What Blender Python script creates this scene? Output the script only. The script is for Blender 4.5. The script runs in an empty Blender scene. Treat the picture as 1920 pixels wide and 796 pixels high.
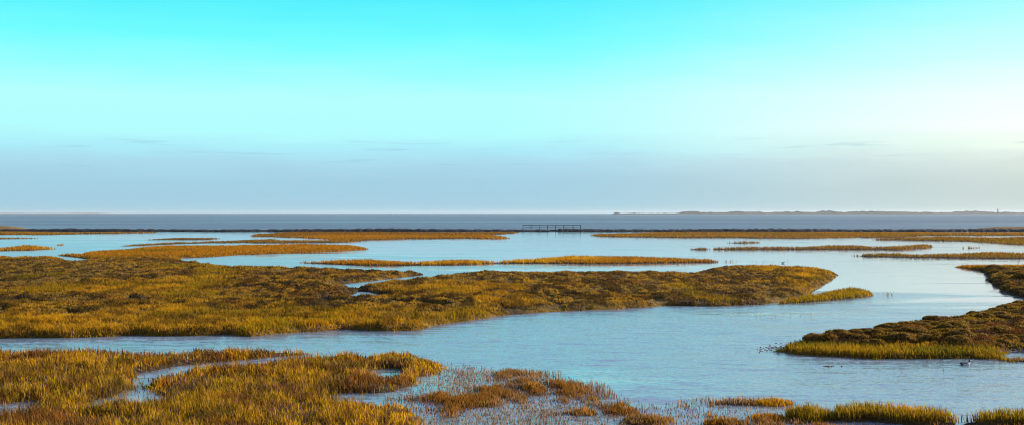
import bpy, bmesh, math, random
import numpy as np

rng = np.random.default_rng(7)
random.seed(7)
scene = bpy.context.scene
COL = scene.collection

# ------------------------------------------------------------------ camera model (photograph 1920 x 796)
F = 2318.0          # focal length in photograph pixels
CX, HY = 960.0, 399.0
CAMH = 6.0


def dist_of(y, z=0.0):
    return F * (CAMH - z) / (y - HY)


def ground(px, py, z=0.0):
    d = dist_of(py, z)
    return ((px - CX) / F * d, d)


def to_px(x, y, z=0.2):
    return CX + F * x / y, HY + F * (CAMH - z) / y


# ------------------------------------------------------------------ tags
def tag(o, label=None, cat=None, group=None, kind=None):
    if label: o['label'] = label
    if cat: o['category'] = cat
    if group: o['group'] = group
    if kind: o['kind'] = kind
    return o


def empty(name, loc, rz=0.0):
    o = bpy.data.objects.new(name, None)
    o.location = loc
    o.rotation_euler = (0, 0, rz)
    o.empty_display_size = 0.3
    COL.objects.link(o)
    return o


def link_mesh(name, me, mat=None, parent=None):
    o = bpy.data.objects.new(name, me)
    if mat is not None and not me.materials:
        me.materials.append(mat)
    if parent is not None:
        o.parent = parent
    COL.objects.link(o)
    return o


def mesh_np(name, verts, loops, starts, cols=None, smooth=False):
    me = bpy.data.meshes.new(name)
    nv = len(verts)
    me.vertices.add(nv)
    me.vertices.foreach_set('co', np.ascontiguousarray(verts, dtype=np.float32).ravel())
    me.loops.add(len(loops))
    me.loops.foreach_set('vertex_index', np.ascontiguousarray(loops, dtype=np.int32))
    me.polygons.add(len(starts))
    me.polygons.foreach_set('loop_start', np.ascontiguousarray(starts, dtype=np.int32))
    if smooth:
        me.polygons.foreach_set('use_smooth', np.ones(len(starts), dtype=bool))
    if cols is not None:
        a = me.color_attributes.new('tint', 'FLOAT_COLOR', 'POINT')
        c4 = np.ones((nv, 4), dtype=np.float32)
        c4[:, :3] = cols
        a.data.foreach_set('color', c4.ravel())
    me.update(calc_edges=True)
    me.validate()
    return me


# ------------------------------------------------------------------ noise
def _hash(ix, iy, seed):
    h = (ix.astype(np.int64) * 374761393 + iy.astype(np.int64) * 668265263 + seed * 974634777) & 0xFFFFFFFF
    h = ((h ^ (h >> 13)) * 1274126177) & 0xFFFFFFFF
    h = ((h ^ (h >> 16)) * 2246822519) & 0xFFFFFFFF
    return ((h ^ (h >> 15)) & 0xFFFFFF) / float(0xFFFFFF)


def vnoise(x, y, seed=0):
    ix, iy = np.floor(x), np.floor(y)
    fx, fy = x - ix, y - iy
    fx = fx * fx * fx * (fx * (fx * 6 - 15) + 10)
    fy = fy * fy * fy * (fy * (fy * 6 - 15) + 10)
    a = _hash(ix, iy, seed); b = _hash(ix + 1, iy, seed)
    c = _hash(ix, iy + 1, seed); d = _hash(ix + 1, iy + 1, seed)
    return (a * (1 - fx) + b * fx) * (1 - fy) + (c * (1 - fx) + d * fx) * fy


def fbm(x, y, seed=0, oct=4):
    s = 0.0; a = 0.5; n = 0.0
    for k in range(oct):
        s = s + a * vnoise(x * 2 ** k + 17.3 * k, y * 2 ** k - 9.1 * k, seed + 31 * k)
        n += a; a *= 0.5
    return s / n


def domes(x, y, cell, seed, lo=0.45, hi=0.85):
    """packed rounded mounds: dome height 0..1 with sharp creases between them"""
    u, v = x / cell, y / cell
    iu, iv = np.floor(u), np.floor(v)
    best = np.zeros_like(u)
    for dx in (-1, 0, 1):
        for dy in (-1, 0, 1):
            cu, cv = iu + dx, iv + dy
            px = cu + _hash(cu, cv, seed); py = cv + _hash(cu, cv, seed + 5)
            r = lo + (hi - lo) * _hash(cu, cv, seed + 9)
            hh = 0.55 + 0.45 * _hash(cu, cv, seed + 13)
            q = ((u - px) ** 2 * 0.8 + (v - py) ** 2 * 1.2) / (r * r)
            best = np.maximum(best, hh * np.sqrt(np.clip(1 - q, 0, 1)))
    return best


def sstep(a, b, x):
    t = np.clip((x - a) / (b - a), 0, 1)
    return t * t * (3 - 2 * t)


# ------------------------------------------------------------------ outlines -> ground plan
def to_ground(poly, H, cut=False):
    """outline read off the photograph -> ground plan in metres; edges facing away from the viewer are the top of the growth (height H)"""
    if cut: H = H * 0.55
    P = np.array(poly, float)
    n = len(P)
    area = 0.5 * np.sum(P[:, 0] * np.roll(P[:, 1], -1) - np.roll(P[:, 0], -1) * P[:, 1])
    out = []
    for i in range(n):
        e1 = P[i] - P[i - 1]; e2 = P[(i + 1) % n] - P[i]
        nx = 0.0; ny = 0.0
        for e in (e1, e2):
            L = math.hypot(*e) + 1e-6
            ny += -e[0] / L
        if area < 0: ny = -ny
        ny *= 0.5                                  # >0: outward normal points down the picture
        if cut: ny = -ny
        k = float(sstep(-0.25, 0.35, -ny))
        out.append(ground(P[i, 0], max(P[i, 1], HY + 8), H * k))
    return np.array(out)


def sdf(x, y, G):
    """signed distance, positive inside"""
    d2 = np.full(x.shape, 1e18)
    inside = np.zeros(x.shape, bool)
    n = len(G)
    for i in range(n):
        ax, ay = G[i]; bx, by = G[(i + 1) % n]
        ex, ey = bx - ax, by - ay
        L2 = ex * ex + ey * ey + 1e-9
        t = np.clip(((x - ax) * ex + (y - ay) * ey) / L2, 0, 1)
        qx, qy = x - ax - t * ex, y - ay - t * ey
        d2 = np.minimum(d2, qx * qx + qy * qy)
        c = ((ay > y) != (by > y))
        with np.errstate(divide='ignore', invalid='ignore'):
            xx = ex * (y - ay) / (ey if abs(ey) > 1e-12 else 1e-12) + ax
        inside ^= c & (x < xx)
    d = np.sqrt(d2)
    return np.where(inside, d, -d)


class Land:
    def __init__(self, outlines, H, cuts=(), rough=0.5, rscale=3.0, seed=1, ragged=0.0):
        self.G = [to_ground(p, H) for p in outlines]
        self.C = [to_ground(p, H, True) for p in cuts]
        self.rough, self.rscale, self.seed = rough, rscale, seed
        dm = float(np.median(np.vstack(self.G)[:, 1]))
        self.ragged = ragged; self.rx = 30 * dm / F; self.ry = 2.0 * dm * dm / (F * CAMH); self.ra = ragged * dm * dm / (F * CAMH)

    def sd(self, x, y):
        s = np.full(x.shape, -1e9)
        for g in self.G: s = np.maximum(s, sdf(x, y, g))
        for c in self.C: s = np.minimum(s, -sdf(x, y, c))
        k = np.clip(y / 90.0, 0.5, 4.0)
        if self.ragged:
            s = s + np.minimum((fbm(x / self.rx, y / self.ry, self.seed + 7, 4) - 0.43) * 2, 0.12) * self.ra
        return s + (fbm(x / (self.rscale * k), y / (self.rscale * k), self.seed, 4) - 0.5) * 2 * self.rough * k

    def bounds(self):
        A = np.vstack(self.G)
        return A.min(0), A.max(0)


def land_mesh(name, land, zfun, cfun, cstep=3.0, rowmin=0.35, rowk=0.3, mat=None):
    (x0, y0), (x1, y1) = land.bounds()
    y0 -= 1.5; y1 += 1.5
    rows = [y0]
    while rows[-1] < y1:
        d = rows[-1]
        rows.append(d + max(rowmin, rowk * d * d / (F * CAMH)))
    rows = np.array(rows)
    A = np.vstack(land.G)
    ang = A[:, 0] / A[:, 1]
    cols = np.arange(ang.min() - 0.01, ang.max() + 0.01, cstep / F)
    U, D = np.meshgrid(cols, rows)
    X = U * D; Y = D
    sd = land.sd(X, Y)
    Z = zfun(X, Y, sd)
    keep = sd > -1.2 * np.clip(Y / 90.0, 0.5, 4.0)
    q = keep[:-1, :-1] | keep[1:, :-1] | keep[:-1, 1:] | keep[1:, 1:]
    idx = np.arange(X.size).reshape(X.shape)
    quads = np.stack([idx[:-1, :-1][q], idx[:-1, 1:][q], idx[1:, 1:][q], idx[1:, :-1][q]], 1)
    used = np.unique(quads)
    remap = np.full(X.size, -1, np.int64); remap[used] = np.arange(len(used))
    V = np.stack([X.ravel()[used], Y.ravel()[used], Z.ravel()[used]], 1)
    C = cfun(V[:, 0], V[:, 1])
    me = mesh_np(name, V, remap[quads].ravel(), np.arange(len(quads)) * 4, C, smooth=True)
    return link_mesh(name, me, mat)


# ------------------------------------------------------------------ blades
def blades_mesh(name, P, h, w, col, lean=0.35, bend=0.25, yaw=None, jitter=0.16):
    n = len(P)
    h = np.broadcast_to(h, n).astype(float); w = np.broadcast_to(w, n).astype(float)
    yaw = rng.uniform(0, 2 * np.pi, n) if yaw is None else yaw
    t = np.stack([np.cos(yaw), np.sin(yaw), np.zeros(n)], 1)          # blade's width axis
    la = rng.uniform(0, 2 * np.pi, n); lm = np.abs(rng.normal(0, lean, n))
    L = np.stack([np.cos(la) * lm - 0.10, np.sin(la) * lm, np.zeros(n)], 1)
    up = np.array([0, 0, 1.0])
    hw = (w * 0.5)[:, None]; H = h[:, None]
    mid = P + up * H * 0.55 + L * H * 0.35
    tip = P + up * H + L * H * (0.8 + bend)
    base = P - up * 0.03
    V = np.stack([base - t * hw, base + t * hw, mid + t * hw * 0.8, mid - t * hw * 0.8, tip], 1).reshape(-1, 3)
    o = (np.arange(n) * 5)[:, None]
    loops = np.concatenate([o + np.array([0, 1, 2, 3]), o + np.array([3, 2, 4])], 1).ravel()
    starts = np.stack([np.arange(n) * 7, np.arange(n) * 7 + 4], 1).ravel()
    c = col * (1 + rng.normal(0, jitter, (n, 1))).clip(0.5, 1.6)
    c = c * (1 + rng.normal(0, 0.06, (n, 3)))
    C = np.repeat(np.clip(c, 0.002, 0.75), 5, axis=0)
    return mesh_np(name, V, loops, starts, C)


GOLD = np.array([0.58, 0.300, 0.013]); ORANGE = np.array([0.45, 0.195, 0.012])
YGREEN = np.array([0.36, 0.225, 0.010]); OLIVE = np.array([0.29, 0.168, 0.017]); DARK = np.array([0.050, 0.028, 0.010])  # DARK paints hollow shade into blade colour; tussocks take it as random dark blades
BROWN = np.array([0.26, 0.125, 0.022]); MAROON = np.array([0.16, 0.058, 0.016])
STRAW = np.array([0.34, 0.215, 0.120]); MUD = np.array([0.055, 0.036, 0.018])
GREEN = np.array([0.13, 0.125, 0.012]); TAN = np.array([0.30, 0.19, 0.055])


def mixc(a, b, k):
    k = np.asarray(k)[..., None]
    return a * (1 - k) + b * k


def scatter(land, per_m2, ref=45.0, power=1.6, sdmin=0.05, extra=None):
    """points on a land body, thinner with distance"""
    (x0, y0), (x1, y1) = land.bounds()
    A = np.vstack(land.G); a0, a1 = (A[:, 0] / A[:, 1]).min(), (A[:, 0] / A[:, 1]).max()
    out = []
    ys = np.concatenate([[y0], np.geomspace(max(y0, 1) * 1.04, y1, 40)])
    for k in range(len(ys) - 1):
        ya, yb = ys[k], ys[k + 1]
        if yb <= ya: continue
        xa, xb = a0 * yb, a1 * yb
        dens = per_m2 * min(1.0, (ref / ya) ** power)
        m = int((xb - xa) * (yb - ya) * dens)
        if m < 1: continue
        x = rng.uniform(xa, xb, m); y = rng.uniform(ya, yb, m)
        s = land.sd(x, y)
        ok = s > sdmin
        if extra is not None: ok &= extra(x, y, s) > rng.uniform(0, 1, m)
        out.append(np.stack([x[ok], y[ok], s[ok]], 1))
    return np.vstack(out)


# ------------------------------------------------------------------ materials
def new_mat(name):
    m = bpy.data.materials.new(name); m.use_nodes = True
    nt = m.node_tree; nt.nodes.clear()
    out = nt.nodes.new('ShaderNodeOutputMaterial')
    return m, nt, out


def N(nt, t, **kw):
    n = nt.nodes.new(t)
    for k, v in kw.items():
        setattr(n, k, v)
    return n


def math_node(nt, op, a, b=None, clamp=False):
    n = N(nt, 'ShaderNodeMath', operation=op, use_clamp=clamp)
    for i, v in enumerate((a, b)):
        if v is None: continue
        if isinstance(v, (int, float)): n.inputs[i].default_value = v
        else: nt.links.new(v, n.inputs[i])
    return n.outputs[0]


def maprange(nt, v, a, b, c=0.0, d=1.0, smooth=True):
    n = N(nt, 'ShaderNodeMapRange', interpolation_type='SMOOTHSTEP' if smooth else 'LINEAR')
    nt.links.new(v, n.inputs['Value'])
    for k, x in (('From Min', a), ('From Max', b), ('To Min', c), ('To Max', d)):
        n.inputs[k].default_value = x
    return n.outputs['Result']


def blade_material(name, trans=0.35):
    m, nt, out = new_mat(name)
    at = N(nt, 'ShaderNodeAttribute', attribute_name='tint')
    di = N(nt, 'ShaderNodeBsdfDiffuse'); tr = N(nt, 'ShaderNodeBsdfTranslucent')
    mx = N(nt, 'ShaderNodeMixShader'); mx.inputs[0].default_value = trans
    nt.links.new(at.outputs['Color'], di.inputs['Color'])
    nt.links.new(at.outputs['Color'], tr.inputs['Color'])
    nt.links.new(di.outputs[0], mx.inputs[1]); nt.links.new(tr.outputs[0], mx.inputs[2])
    nt.links.new(mx.outputs[0], out.inputs['Surface'])
    return m


def soil_material(name):
    m, nt, out = new_mat(name)
    at = N(nt, 'ShaderNodeAttribute', attribute_name='tint')
    geo = N(nt, 'ShaderNodeNewGeometry')
    no = N(nt, 'ShaderNodeTexNoise'); no.inputs['Scale'].default_value = 5.0; no.inputs['Detail'].default_value = 6
    nt.links.new(geo.outputs['Position'], no.inputs['Vector'])
    k = maprange(nt, no.outputs['Fac'], 0.3, 0.7, 0.6, 1.35)
    mul = N(nt, 'ShaderNodeVectorMath', operation='SCALE')
    nt.links.new(at.outputs['Color'], mul.inputs[0]); nt.links.new(k, mul.inputs['Scale'])
    b = N(nt, 'ShaderNodeBsdfPrincipled')
    b.inputs['Roughness'].default_value = 0.85
    b.inputs['Specular IOR Level'].default_value = 0.2
    nt.links.new(mul.outputs[0], b.inputs['Base Color'])
    bp = N(nt, 'ShaderNodeBump'); bp.inputs['Strength'].default_value = 0.6; bp.inputs['Distance'].default_value = 0.1
    nt.links.new(no.outputs['Fac'], bp.inputs['Height']); nt.links.new(bp.outputs[0], b.inputs['Normal'])
    nt.links.new(b.outputs[0], out.inputs['Surface'])
    return m


def plain(name, col, rough=0.6, var=0.2, scale=20.0):
    m, nt, out = new_mat(name)
    tc = N(nt, 'ShaderNodeTexCoord')
    no = N(nt, 'ShaderNodeTexNoise'); no.inputs['Scale'].default_value = scale; no.inputs['Detail'].default_value = 4
    nt.links.new(tc.outputs['Object'], no.inputs['Vector'])
    k = maprange(nt, no.outputs['Fac'], 0.3, 0.7, 1 - var, 1 + var)
    mul = N(nt, 'ShaderNodeVectorMath', operation='SCALE'); mul.inputs[0].default_value = col
    nt.links.new(k, mul.inputs['Scale'])
    b = N(nt, 'ShaderNodeBsdfPrincipled'); b.inputs['Roughness'].default_value = rough
    nt.links.new(mul.outputs[0], b.inputs['Base Color'])
    nt.links.new(b.outputs[0], out.inputs['Surface'])
    return m


def water_material(name, base, slopes, calm=None, rough=0.06, spec=0.5, ior=1.33, shelter=0.0):
    """slopes: list of (wavelength x, wavelength y, slope amplitude); calm: (size x, size y, min factor)"""
    m, nt, out = new_mat(name)
    geo = N(nt, 'ShaderNodeNewGeometry')
    total = None
    for i, (wx, wy, amp) in enumerate(slopes):
        mp = N(nt, 'ShaderNodeVectorMath', operation='MULTIPLY'); mp.inputs[1].default_value = (1 / wx, 1 / wy, 0.0)
        nt.links.new(geo.outputs['Position'], mp.inputs[0])
        ad = N(nt, 'ShaderNodeVectorMath', operation='ADD'); ad.inputs[1].default_value = (13.7 * i, 5.1 * i, 3.3 * i)
        nt.links.new(mp.outputs[0], ad.inputs[0])
        no = N(nt, 'ShaderNodeTexNoise'); no.inputs['Scale'].default_value = 1.0
        no.inputs['Detail'].default_value = 2.0; no.inputs['Distortion'].default_value = 0.4
        nt.links.new(ad.outputs[0], no.inputs['Vector'])
        sub = N(nt, 'ShaderNodeVectorMath', operation='SUBTRACT'); sub.inputs[1].default_value = (0.5, 0.5, 0.5)
        nt.links.new(no.outputs['Color'], sub.inputs[0])
        sc = N(nt, 'ShaderNodeVectorMath', operation='MULTIPLY')
        sc.inputs[1].default_value = (amp * 0.6, amp, 0.0)
        nt.links.new(sub.outputs[0], sc.inputs[0])
        if total is None: total = sc.outputs[0]
        else:
            a = N(nt, 'ShaderNodeVectorMath', operation='ADD')
            nt.links.new(total, a.inputs[0]); nt.links.new(sc.outputs[0], a.inputs[1]); total = a.outputs[0]
    if calm:
        mp = N(nt, 'ShaderNodeVectorMath', operation='MULTIPLY'); mp.inputs[1].default_value = (1 / calm[0], 1 / calm[1], 0.0)
        nt.links.new(geo.outputs['Position'], mp.inputs[0])
        no = N(nt, 'ShaderNodeTexNoise'); no.inputs['Scale'].default_value = 1.0; no.inputs['Detail'].default_value = 4.0
        no.inputs['Distortion'].default_value = 0.6
        nt.links.new(mp.outputs[0], no.inputs['Vector'])
        fac = no.outputs['Fac']
        if shelter:                                  # sheltered reaches of the creek lie calmer than the open ones
            sx = N(nt, 'ShaderNodeSeparateXYZ'); nt.links.new(geo.outputs['Position'], sx.inputs[0])
            t = math_node(nt, 'ADD', math_node(nt, 'MULTIPLY', sx.outputs['X'], 0.8), math_node(nt, 'MULTIPLY', sx.outputs['Y'], 0.5))
            fac = math_node(nt, 'SUBTRACT', fac, maprange(nt, t, 40.0, 88.0, -0.16, shelter))
        k = maprange(nt, fac, 0.36, 0.60, calm[2], 1.15)
        rk = maprange(nt, fac, 0.36, 0.60, rough * (0.4 if shelter else 0.9), rough * (1.25 if shelter else 1.1))
        s = N(nt, 'ShaderNodeVectorMath', operation='SCALE')
        nt.links.new(total, s.inputs[0]); nt.links.new(k, s.inputs['Scale']); total = s.outputs[0]
    a = N(nt, 'ShaderNodeVectorMath', operation='ADD'); a.inputs[1].default_value = (0, 0, 1)
    nt.links.new(total, a.inputs[0])
    nn = N(nt, 'ShaderNodeVectorMath', operation='NORMALIZE'); nt.links.new(a.outputs[0], nn.inputs[0])
    b = N(nt, 'ShaderNodeBsdfPrincipled')
    b.inputs['Base Color'].default_value = (*base, 1)
    b.inputs['Roughness'].default_value = rough
    if calm: nt.links.new(rk, b.inputs['Roughness'])
    b.inputs['IOR'].default_value = ior
    b.inputs['Specular IOR Level'].default_value = spec
    nt.links.new(nn.outputs[0], b.inputs['Normal'])
    nt.links.new(b.outputs[0], out.inputs['Surface'])
    return m


M_BLADE = blade_material('grass_blades', 0.45)
M_SOIL = soil_material('marsh_soil')
M_WATER = water_material('shallow_water', (0.17, 0.26, 0.38),
                         [(0.22, 0.12, 0.34), (1.8, 0.50, 0.28), (5.0, 0.9, 0.16), (12.0, 4.0, 0.08)], calm=(24.0, 8.0, 0.10), rough=0.16, ior=1.75, shelter=0.17)
M_SEA = water_material('sea_water', (0.098, 0.125, 0.205), [(3.0, 2.0, 0.9), (30, 12, 0.15)], calm=(500, 160, 0.8), rough=0.35, spec=0.22)


# ------------------------------------------------------------------ water sheets
def sheet(name, x0, x1, y0, y1, z, mat):
    V = [(x0, y0, z), (x1, y0, z), (x1, y1, z), (x0, y1, z)]
    me = bpy.data.meshes.new(name); me.from_pydata(V, [], [(0, 1, 2, 3)])
    return link_mesh(name, me, mat)


tag(sheet('marsh_water', -900, 900, -60, 412, 0.0, M_WATER), 'pale blue shallow water winding between the marsh islands', 'water', kind='structure')
tag(sheet('sea', -20000, 20000, 412, 20000, -0.05, M_SEA), 'grey blue open sea below the horizon', 'sea', kind='structure')

# ------------------------------------------------------------------ land outlines (photograph pixels)
MAIN = [(-300, 636), (0, 634), (140, 632), (250, 629), (330, 630), (430, 627), (470, 631), (520, 625), (600, 621), (640, 617),
        (720, 621), (790, 619), (815, 610), (870, 602), (935, 592), (1010, 586), (1100, 581), (1160, 579), (1250, 573),
        (1345, 573), (1400, 571), (1430, 570), (1480, 564), (1515, 556), (1520, 545), (1545, 533), (1562, 523), (1572, 512),
        (1560, 504), (1520, 499), (1440, 497), (1380, 497), (1340, 500), (1310, 505), (1290, 510), (1200, 507), (1110, 508),
        (1050, 508), (1000, 509), (900, 507), (870, 510), (820, 515), (760, 520), (720, 524.5), (690, 530), (655, 536),
        (630, 537), (655, 532), (700, 526.5), (760, 520), (800, 514), (790, 506), (750, 506), (700, 505), (640, 503), (570, 500),
        (500, 499), (430, 497), (400, 494), (370, 490), (335, 486), (345, 483), (400, 481), (450, 477), (520, 475), (600, 472),
        (650, 470), (698, 465), (680, 460), (640, 459), (560, 457), (480, 459), (400, 460), (300, 460), (245, 463), (225, 467),
        (160, 472), (150, 475), (112, 477), (140, 481), (168, 484), (155, 487), (125, 488), (115, 481), (0, 481), (-300, 481)]
POOL = [(662, 553), (680, 546), (706, 552), (716, 560), (672, 560)]
FRONT = [(-300, 654), (0, 654), (100, 655), (200, 653), (300, 655), (400, 652), (480, 652), (560, 651), (622, 650), (640, 656),
         (690, 663), (730, 656), (790, 658), (828, 673), (840, 688), (822, 700), (790, 706), (782, 722), (740, 735), (770, 748),
         (800, 765), (815, 790), (830, 840), (850, 930), (-300, 930)]
F_CUT1 = [(665, 657), (600, 662), (560, 666), (480, 672), (400, 680), (330, 687), (290, 695), (266, 700), (258, 711), (256, 724), (228, 739),
          (190, 748), (160, 757), (170, 761), (205, 753), (240, 755), (295, 754), (310, 748), (284, 738), (277, 720), (292, 704),
          (345, 696), (420, 687), (500, 680), (570, 673), (660, 665)]
F_CUT2 = [(612, 750), (628, 737), (662, 736), (700, 738), (745, 734), (790, 716), (850, 715), (840, 765), (770, 753), (700, 752)]
F_CUT3 = [(700, 694), (725, 689), (750, 692), (745, 704), (712, 707)]
F_CUT4 = [(-80, 764), (20, 755), (75, 750), (70, 765), (-10, 777)]
RIGHT = [(1762, 497), (1800, 493), (1920, 493), (2250, 494), (2250, 690), (1980, 682), (1925, 675), (1900, 678), (1872, 674), (1850, 671), (1800, 672), (1720, 672), (1640, 672), (1560, 668), (1500, 664), (1462, 658),
         (1446, 650), (1460, 642), (1490, 632), (1530, 626), (1600, 617), (1660, 607), (1710, 597), (1728, 589), (1748, 594),
         (1780, 590), (1840, 577), (1880, 567), (1925, 560), (1930, 557), (1905, 554), (1885, 547), (1868, 537), (1845, 525),
         (1850, 516), (1832, 506), (1790, 500)]
CHAIN = [[(555, 490), (590, 488), (640, 486), (700, 485), (730, 488), (770, 490), (830, 487), (880, 486), (930, 488), (960, 486),
          (1000, 484), (1060, 478), (1110, 479), (1200, 480), (1280, 483), (1350, 486), (1385, 488), (1330, 491), (1200, 493),
          (1100, 494), (1000, 493), (930, 493), (860, 496), (760, 497), (680, 497), (600, 494)]]
SPIT = [[(1440, 570), (1480, 557), (1530, 550), (1560, 543), (1600, 537), (1634, 544), (1646, 553), (1600, 560), (1550, 564), (1490, 568)]]
STRIP = [[(1558, 790), (1560, 758), (1620, 753), (1700, 757), (1780, 763), (1808, 772), (1822, 768), (1860, 765), (1920, 764),
          (2250, 764), (2250, 930), (1930, 800), (1700, 796), (1640, 791)]]
FAR = {
    'left_islet': [[(-200, 467), (0, 465), (40, 460), (75, 460), (105, 464), (104, 466), (60, 469), (0, 470), (-200, 472)],
                   [(105, 459), (118, 456), (130, 457), (112, 460)]],
    'left_shore': [[(-200, 433), (0, 433), (80, 434), (140, 435), (280, 434), (300, 435), (140, 438), (100, 439), (0, 440), (-200, 441)],
                   [(-200, 446), (0, 445), (60, 445), (70, 446), (0, 447.5), (-200, 449)]],
    'orange_shore': [[(460, 441), (500, 436), (560, 434), (700, 434), (850, 435), (975, 434.5), (960, 437), (915, 440), (960, 445), (930, 447),
                      (880, 446), (780, 447), (700, 449), (640, 453), (610, 447), (540, 444), (500, 443)]],
    'thin_strand': [[(225, 461), (260, 457), (330, 454), (430, 451), (520, 447), (530, 449), (450, 454), (330, 457), (260, 460)],
                    [(430, 452), (560, 450), (640, 450.5), (700, 452), (600, 454), (470, 455)],
                    [(270, 449), (330, 446), (420, 446), (400, 448), (330, 449)]],
    'wide_shore': [[(1085, 440), (1180, 436.5), (1250, 434), (1500, 434), (1800, 435), (2150, 434), (2150, 443), (1920, 441), (1750, 441), (1700, 444), (1500, 446),
                    (1300, 445), (1120, 443)]],
    'outer_shore': [[(1635, 448), (1700, 445), (1760, 443), (1860, 445), (1920, 443), (2150, 443), (2150, 459), (1920, 458), (1870, 456), (1800, 451), (1720, 450)]],
    'long_strand': [[(1240, 467), (1400, 463), (1500, 463), (1560, 460), (1610, 460), (1640, 463), (1690, 461), (1720, 458), (1755, 460), (1740, 464),
                     (1690, 468), (1650, 467), (1560, 467), (1400, 467)],
                    [(1360, 454), (1420, 452), (1440, 453), (1400, 455)], [(1785, 464), (1815, 462), (1838, 463), (1810, 465)]],
    'low_strand': [[(1585, 478), (1640, 475), (1680, 474), (1720, 477), (1790, 475), (1850, 472), (1920, 474), (2150, 475), (2150, 484), (1920, 484),
                    (1760, 483), (1650, 481)], [(1880, 490), (1920, 488), (2150, 487), (2150, 491), (1920, 491)]],
}


# ---- main island: low shrubby mounds, gold grass along the front and the inlets
main = Land([MAIN], 0.30, [POOL], rough=0.45, rscale=3.0, seed=3)


def frontness(x, y, s):
    """1 in the taller grass fringe"""
    px, py = to_px(x, y)
    fringe = sstep(565, 612, py + 50 * (fbm(x / 9, y / 6, 44, 3) - 0.5)) * sstep(1250, 900, px)
    far = sstep(497, 478, py + 14 * (fbm(x / 25, y / 25, 45, 3) - 0.5))
    gold = sstep(0.54, 0.66, fbm(x / 7, y / 16, 46, 4))
    knob = np.exp(-((px - 1515) / 45) ** 2 - ((py - 518) / 10) ** 2)
    return np.clip(np.maximum.reduce([fringe * (0.55 + 0.45 * sstep(0.40, 0.55, fbm(x / 3, y / 5, 47, 3))), far, gold * 0.7, knob]), 0, 1)


def m_main(x, y):
    wx = x + 1.2 * fbm(x / 1.8, y / 1.8, 63, 3); wy = y + 1.6 * fbm(x / 1.8, y / 1.8, 64, 3)
    return domes(wx * 0.7, wy * 0.62, 1.2, 61, 0.40, 0.75) * (0.5 + 0.9 * fbm(x / 0.9, y / 0.9, 66, 3))


def z_main(x, y, s):
    k = np.clip(y / 90.0, 0.5, 4.0)
    e = sstep(-0.7 * k, 0.7 * k, s)
    fr = frontness(x, y, s)
    big = fbm(x / 16, y / 16, 21, 3)
    m = m_main(x, y) * (0.20 + 0.26 * big) * (1 - 0.3 * sstep(800, 1000, to_px(x, y)[0]))
    m2 = domes(x, y, 0.6, 62) * 0.10
    return -0.30 + e * (0.38 + 0.10 * big) + sstep(0.0, 1.2 * k, s) * (m * (1 - 0.45 * fr) + m2)


def c_main_soil(x, y):
    n = fbm(x / 3, y / 3, 71, 4)
    fr = frontness(x, y, 0)
    c = mixc(mixc(MUD, OLIVE * 0.7, sstep(0.35, 0.65, n)), BROWN, 0.4 * fr)
    return c


def c_main(x, y):
    n1 = fbm(x / 7, y / 9, 81, 4); n2 = fbm(x / 2.2, y / 2.2, 82, 3); n3 = fbm(x / 14, y / 18, 83, 3)
    px, py = to_px(x, y)
    fr = frontness(x, y, 0)
    low = mixc(mixc(OLIVE, TAN, 0.35), BROWN, sstep(0.40, 0.60, n1))
    low = mixc(low, MAROON, 0.7 * sstep(0.58, 0.70, n2))
    low = mixc(low, TAN, 0.45 * sstep(0.52, 0.66, n3))
    low = mixc(low, GOLD * 0.9, 0.55 * sstep(0.50, 0.62, fbm(x / 1.6, y / 3.0, 84, 3)))
    hi = mixc(GOLD, YGREEN, sstep(0.38, 0.56, n1))
    hi = mixc(hi, ORANGE, np.clip(sstep(500, 476, py) + 0.5 * sstep(0.55, 0.7, n2), 0, 1))
    hi = mixc(hi, GREEN, 0.6 * sstep(0.60, 0.75, n3))
    dk = np.maximum(sstep(0.54, 0.61, fbm(x / 1.3, y / 5.0, 86, 4)), sstep(0.58, 0.66, fbm(x / 0.6, y / 3.0, 88, 2)))  # patches where the shaded faces of the low shrubs are painted in
    low = mixc(low, DARK, 0.78 * dk); hi = mixc(hi, DARK * 1.5, 0.6 * sstep(0.57, 0.65, fbm(x / 1.6, y / 4.0, 87, 4)) * sstep(490, 510, py))  # shade dashes put into the blade colour, weaker in the fringe
    return mixc(low, hi, fr)


o = land_mesh('main_marsh', main, z_main, c_main_soil, cstep=3.0, rowmin=0.30, rowk=0.28, mat=M_SOIL)
tag(o, 'large low marsh island across the middle with mounded brown growth', 'marsh', kind='structure')
S = scatter(main, 300, ref=45, power=1.75, sdmin=-0.1)
fr = frontness(S[:, 0], S[:, 1], S[:, 2])
Z = z_main(S[:, 0], S[:, 1], S[:, 2])
ok = Z > -0.05
ok &= rng.uniform(0, 1, len(S)) < np.clip(sstep(0.12, 0.48, m_main(S[:, 0], S[:, 1])) + 0.25 * fr + 0.05 + sstep(150, 220, S[:, 1]), 0, 1)
S, fr, Z = S[ok], fr[ok], Z[ok]
dk = S[:, 1] / 60.0
hgt = (0.10 + 0.13 * fr) * rng.uniform(0.6, 1.4, len(S)) * np.clip(S[:, 2] / 0.8 + 0.55, 0.4, 1)
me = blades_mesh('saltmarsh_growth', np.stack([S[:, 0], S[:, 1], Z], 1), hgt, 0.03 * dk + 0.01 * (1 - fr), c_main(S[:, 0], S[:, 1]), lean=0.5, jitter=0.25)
print('main blades', len(S))
tag(link_mesh('saltmarsh_growth', me, M_BLADE), 'olive and gold saltmarsh growth covering the large middle island', 'marsh plants', kind='stuff')

# ---- foreground marsh, lower left
front = Land([FRONT], 0.26, [F_CUT1, F_CUT2, F_CUT3, F_CUT4], rough=0.32, rscale=1.8, seed=5)


def z_front(x, y, s):
    e = sstep(-0.5, 0.5, s)
    return -0.22 + e * 0.30 + 0.10 * sstep(0, 1.0, s) * fbm(x / 1.2, y / 1.2, 22, 3)


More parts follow.
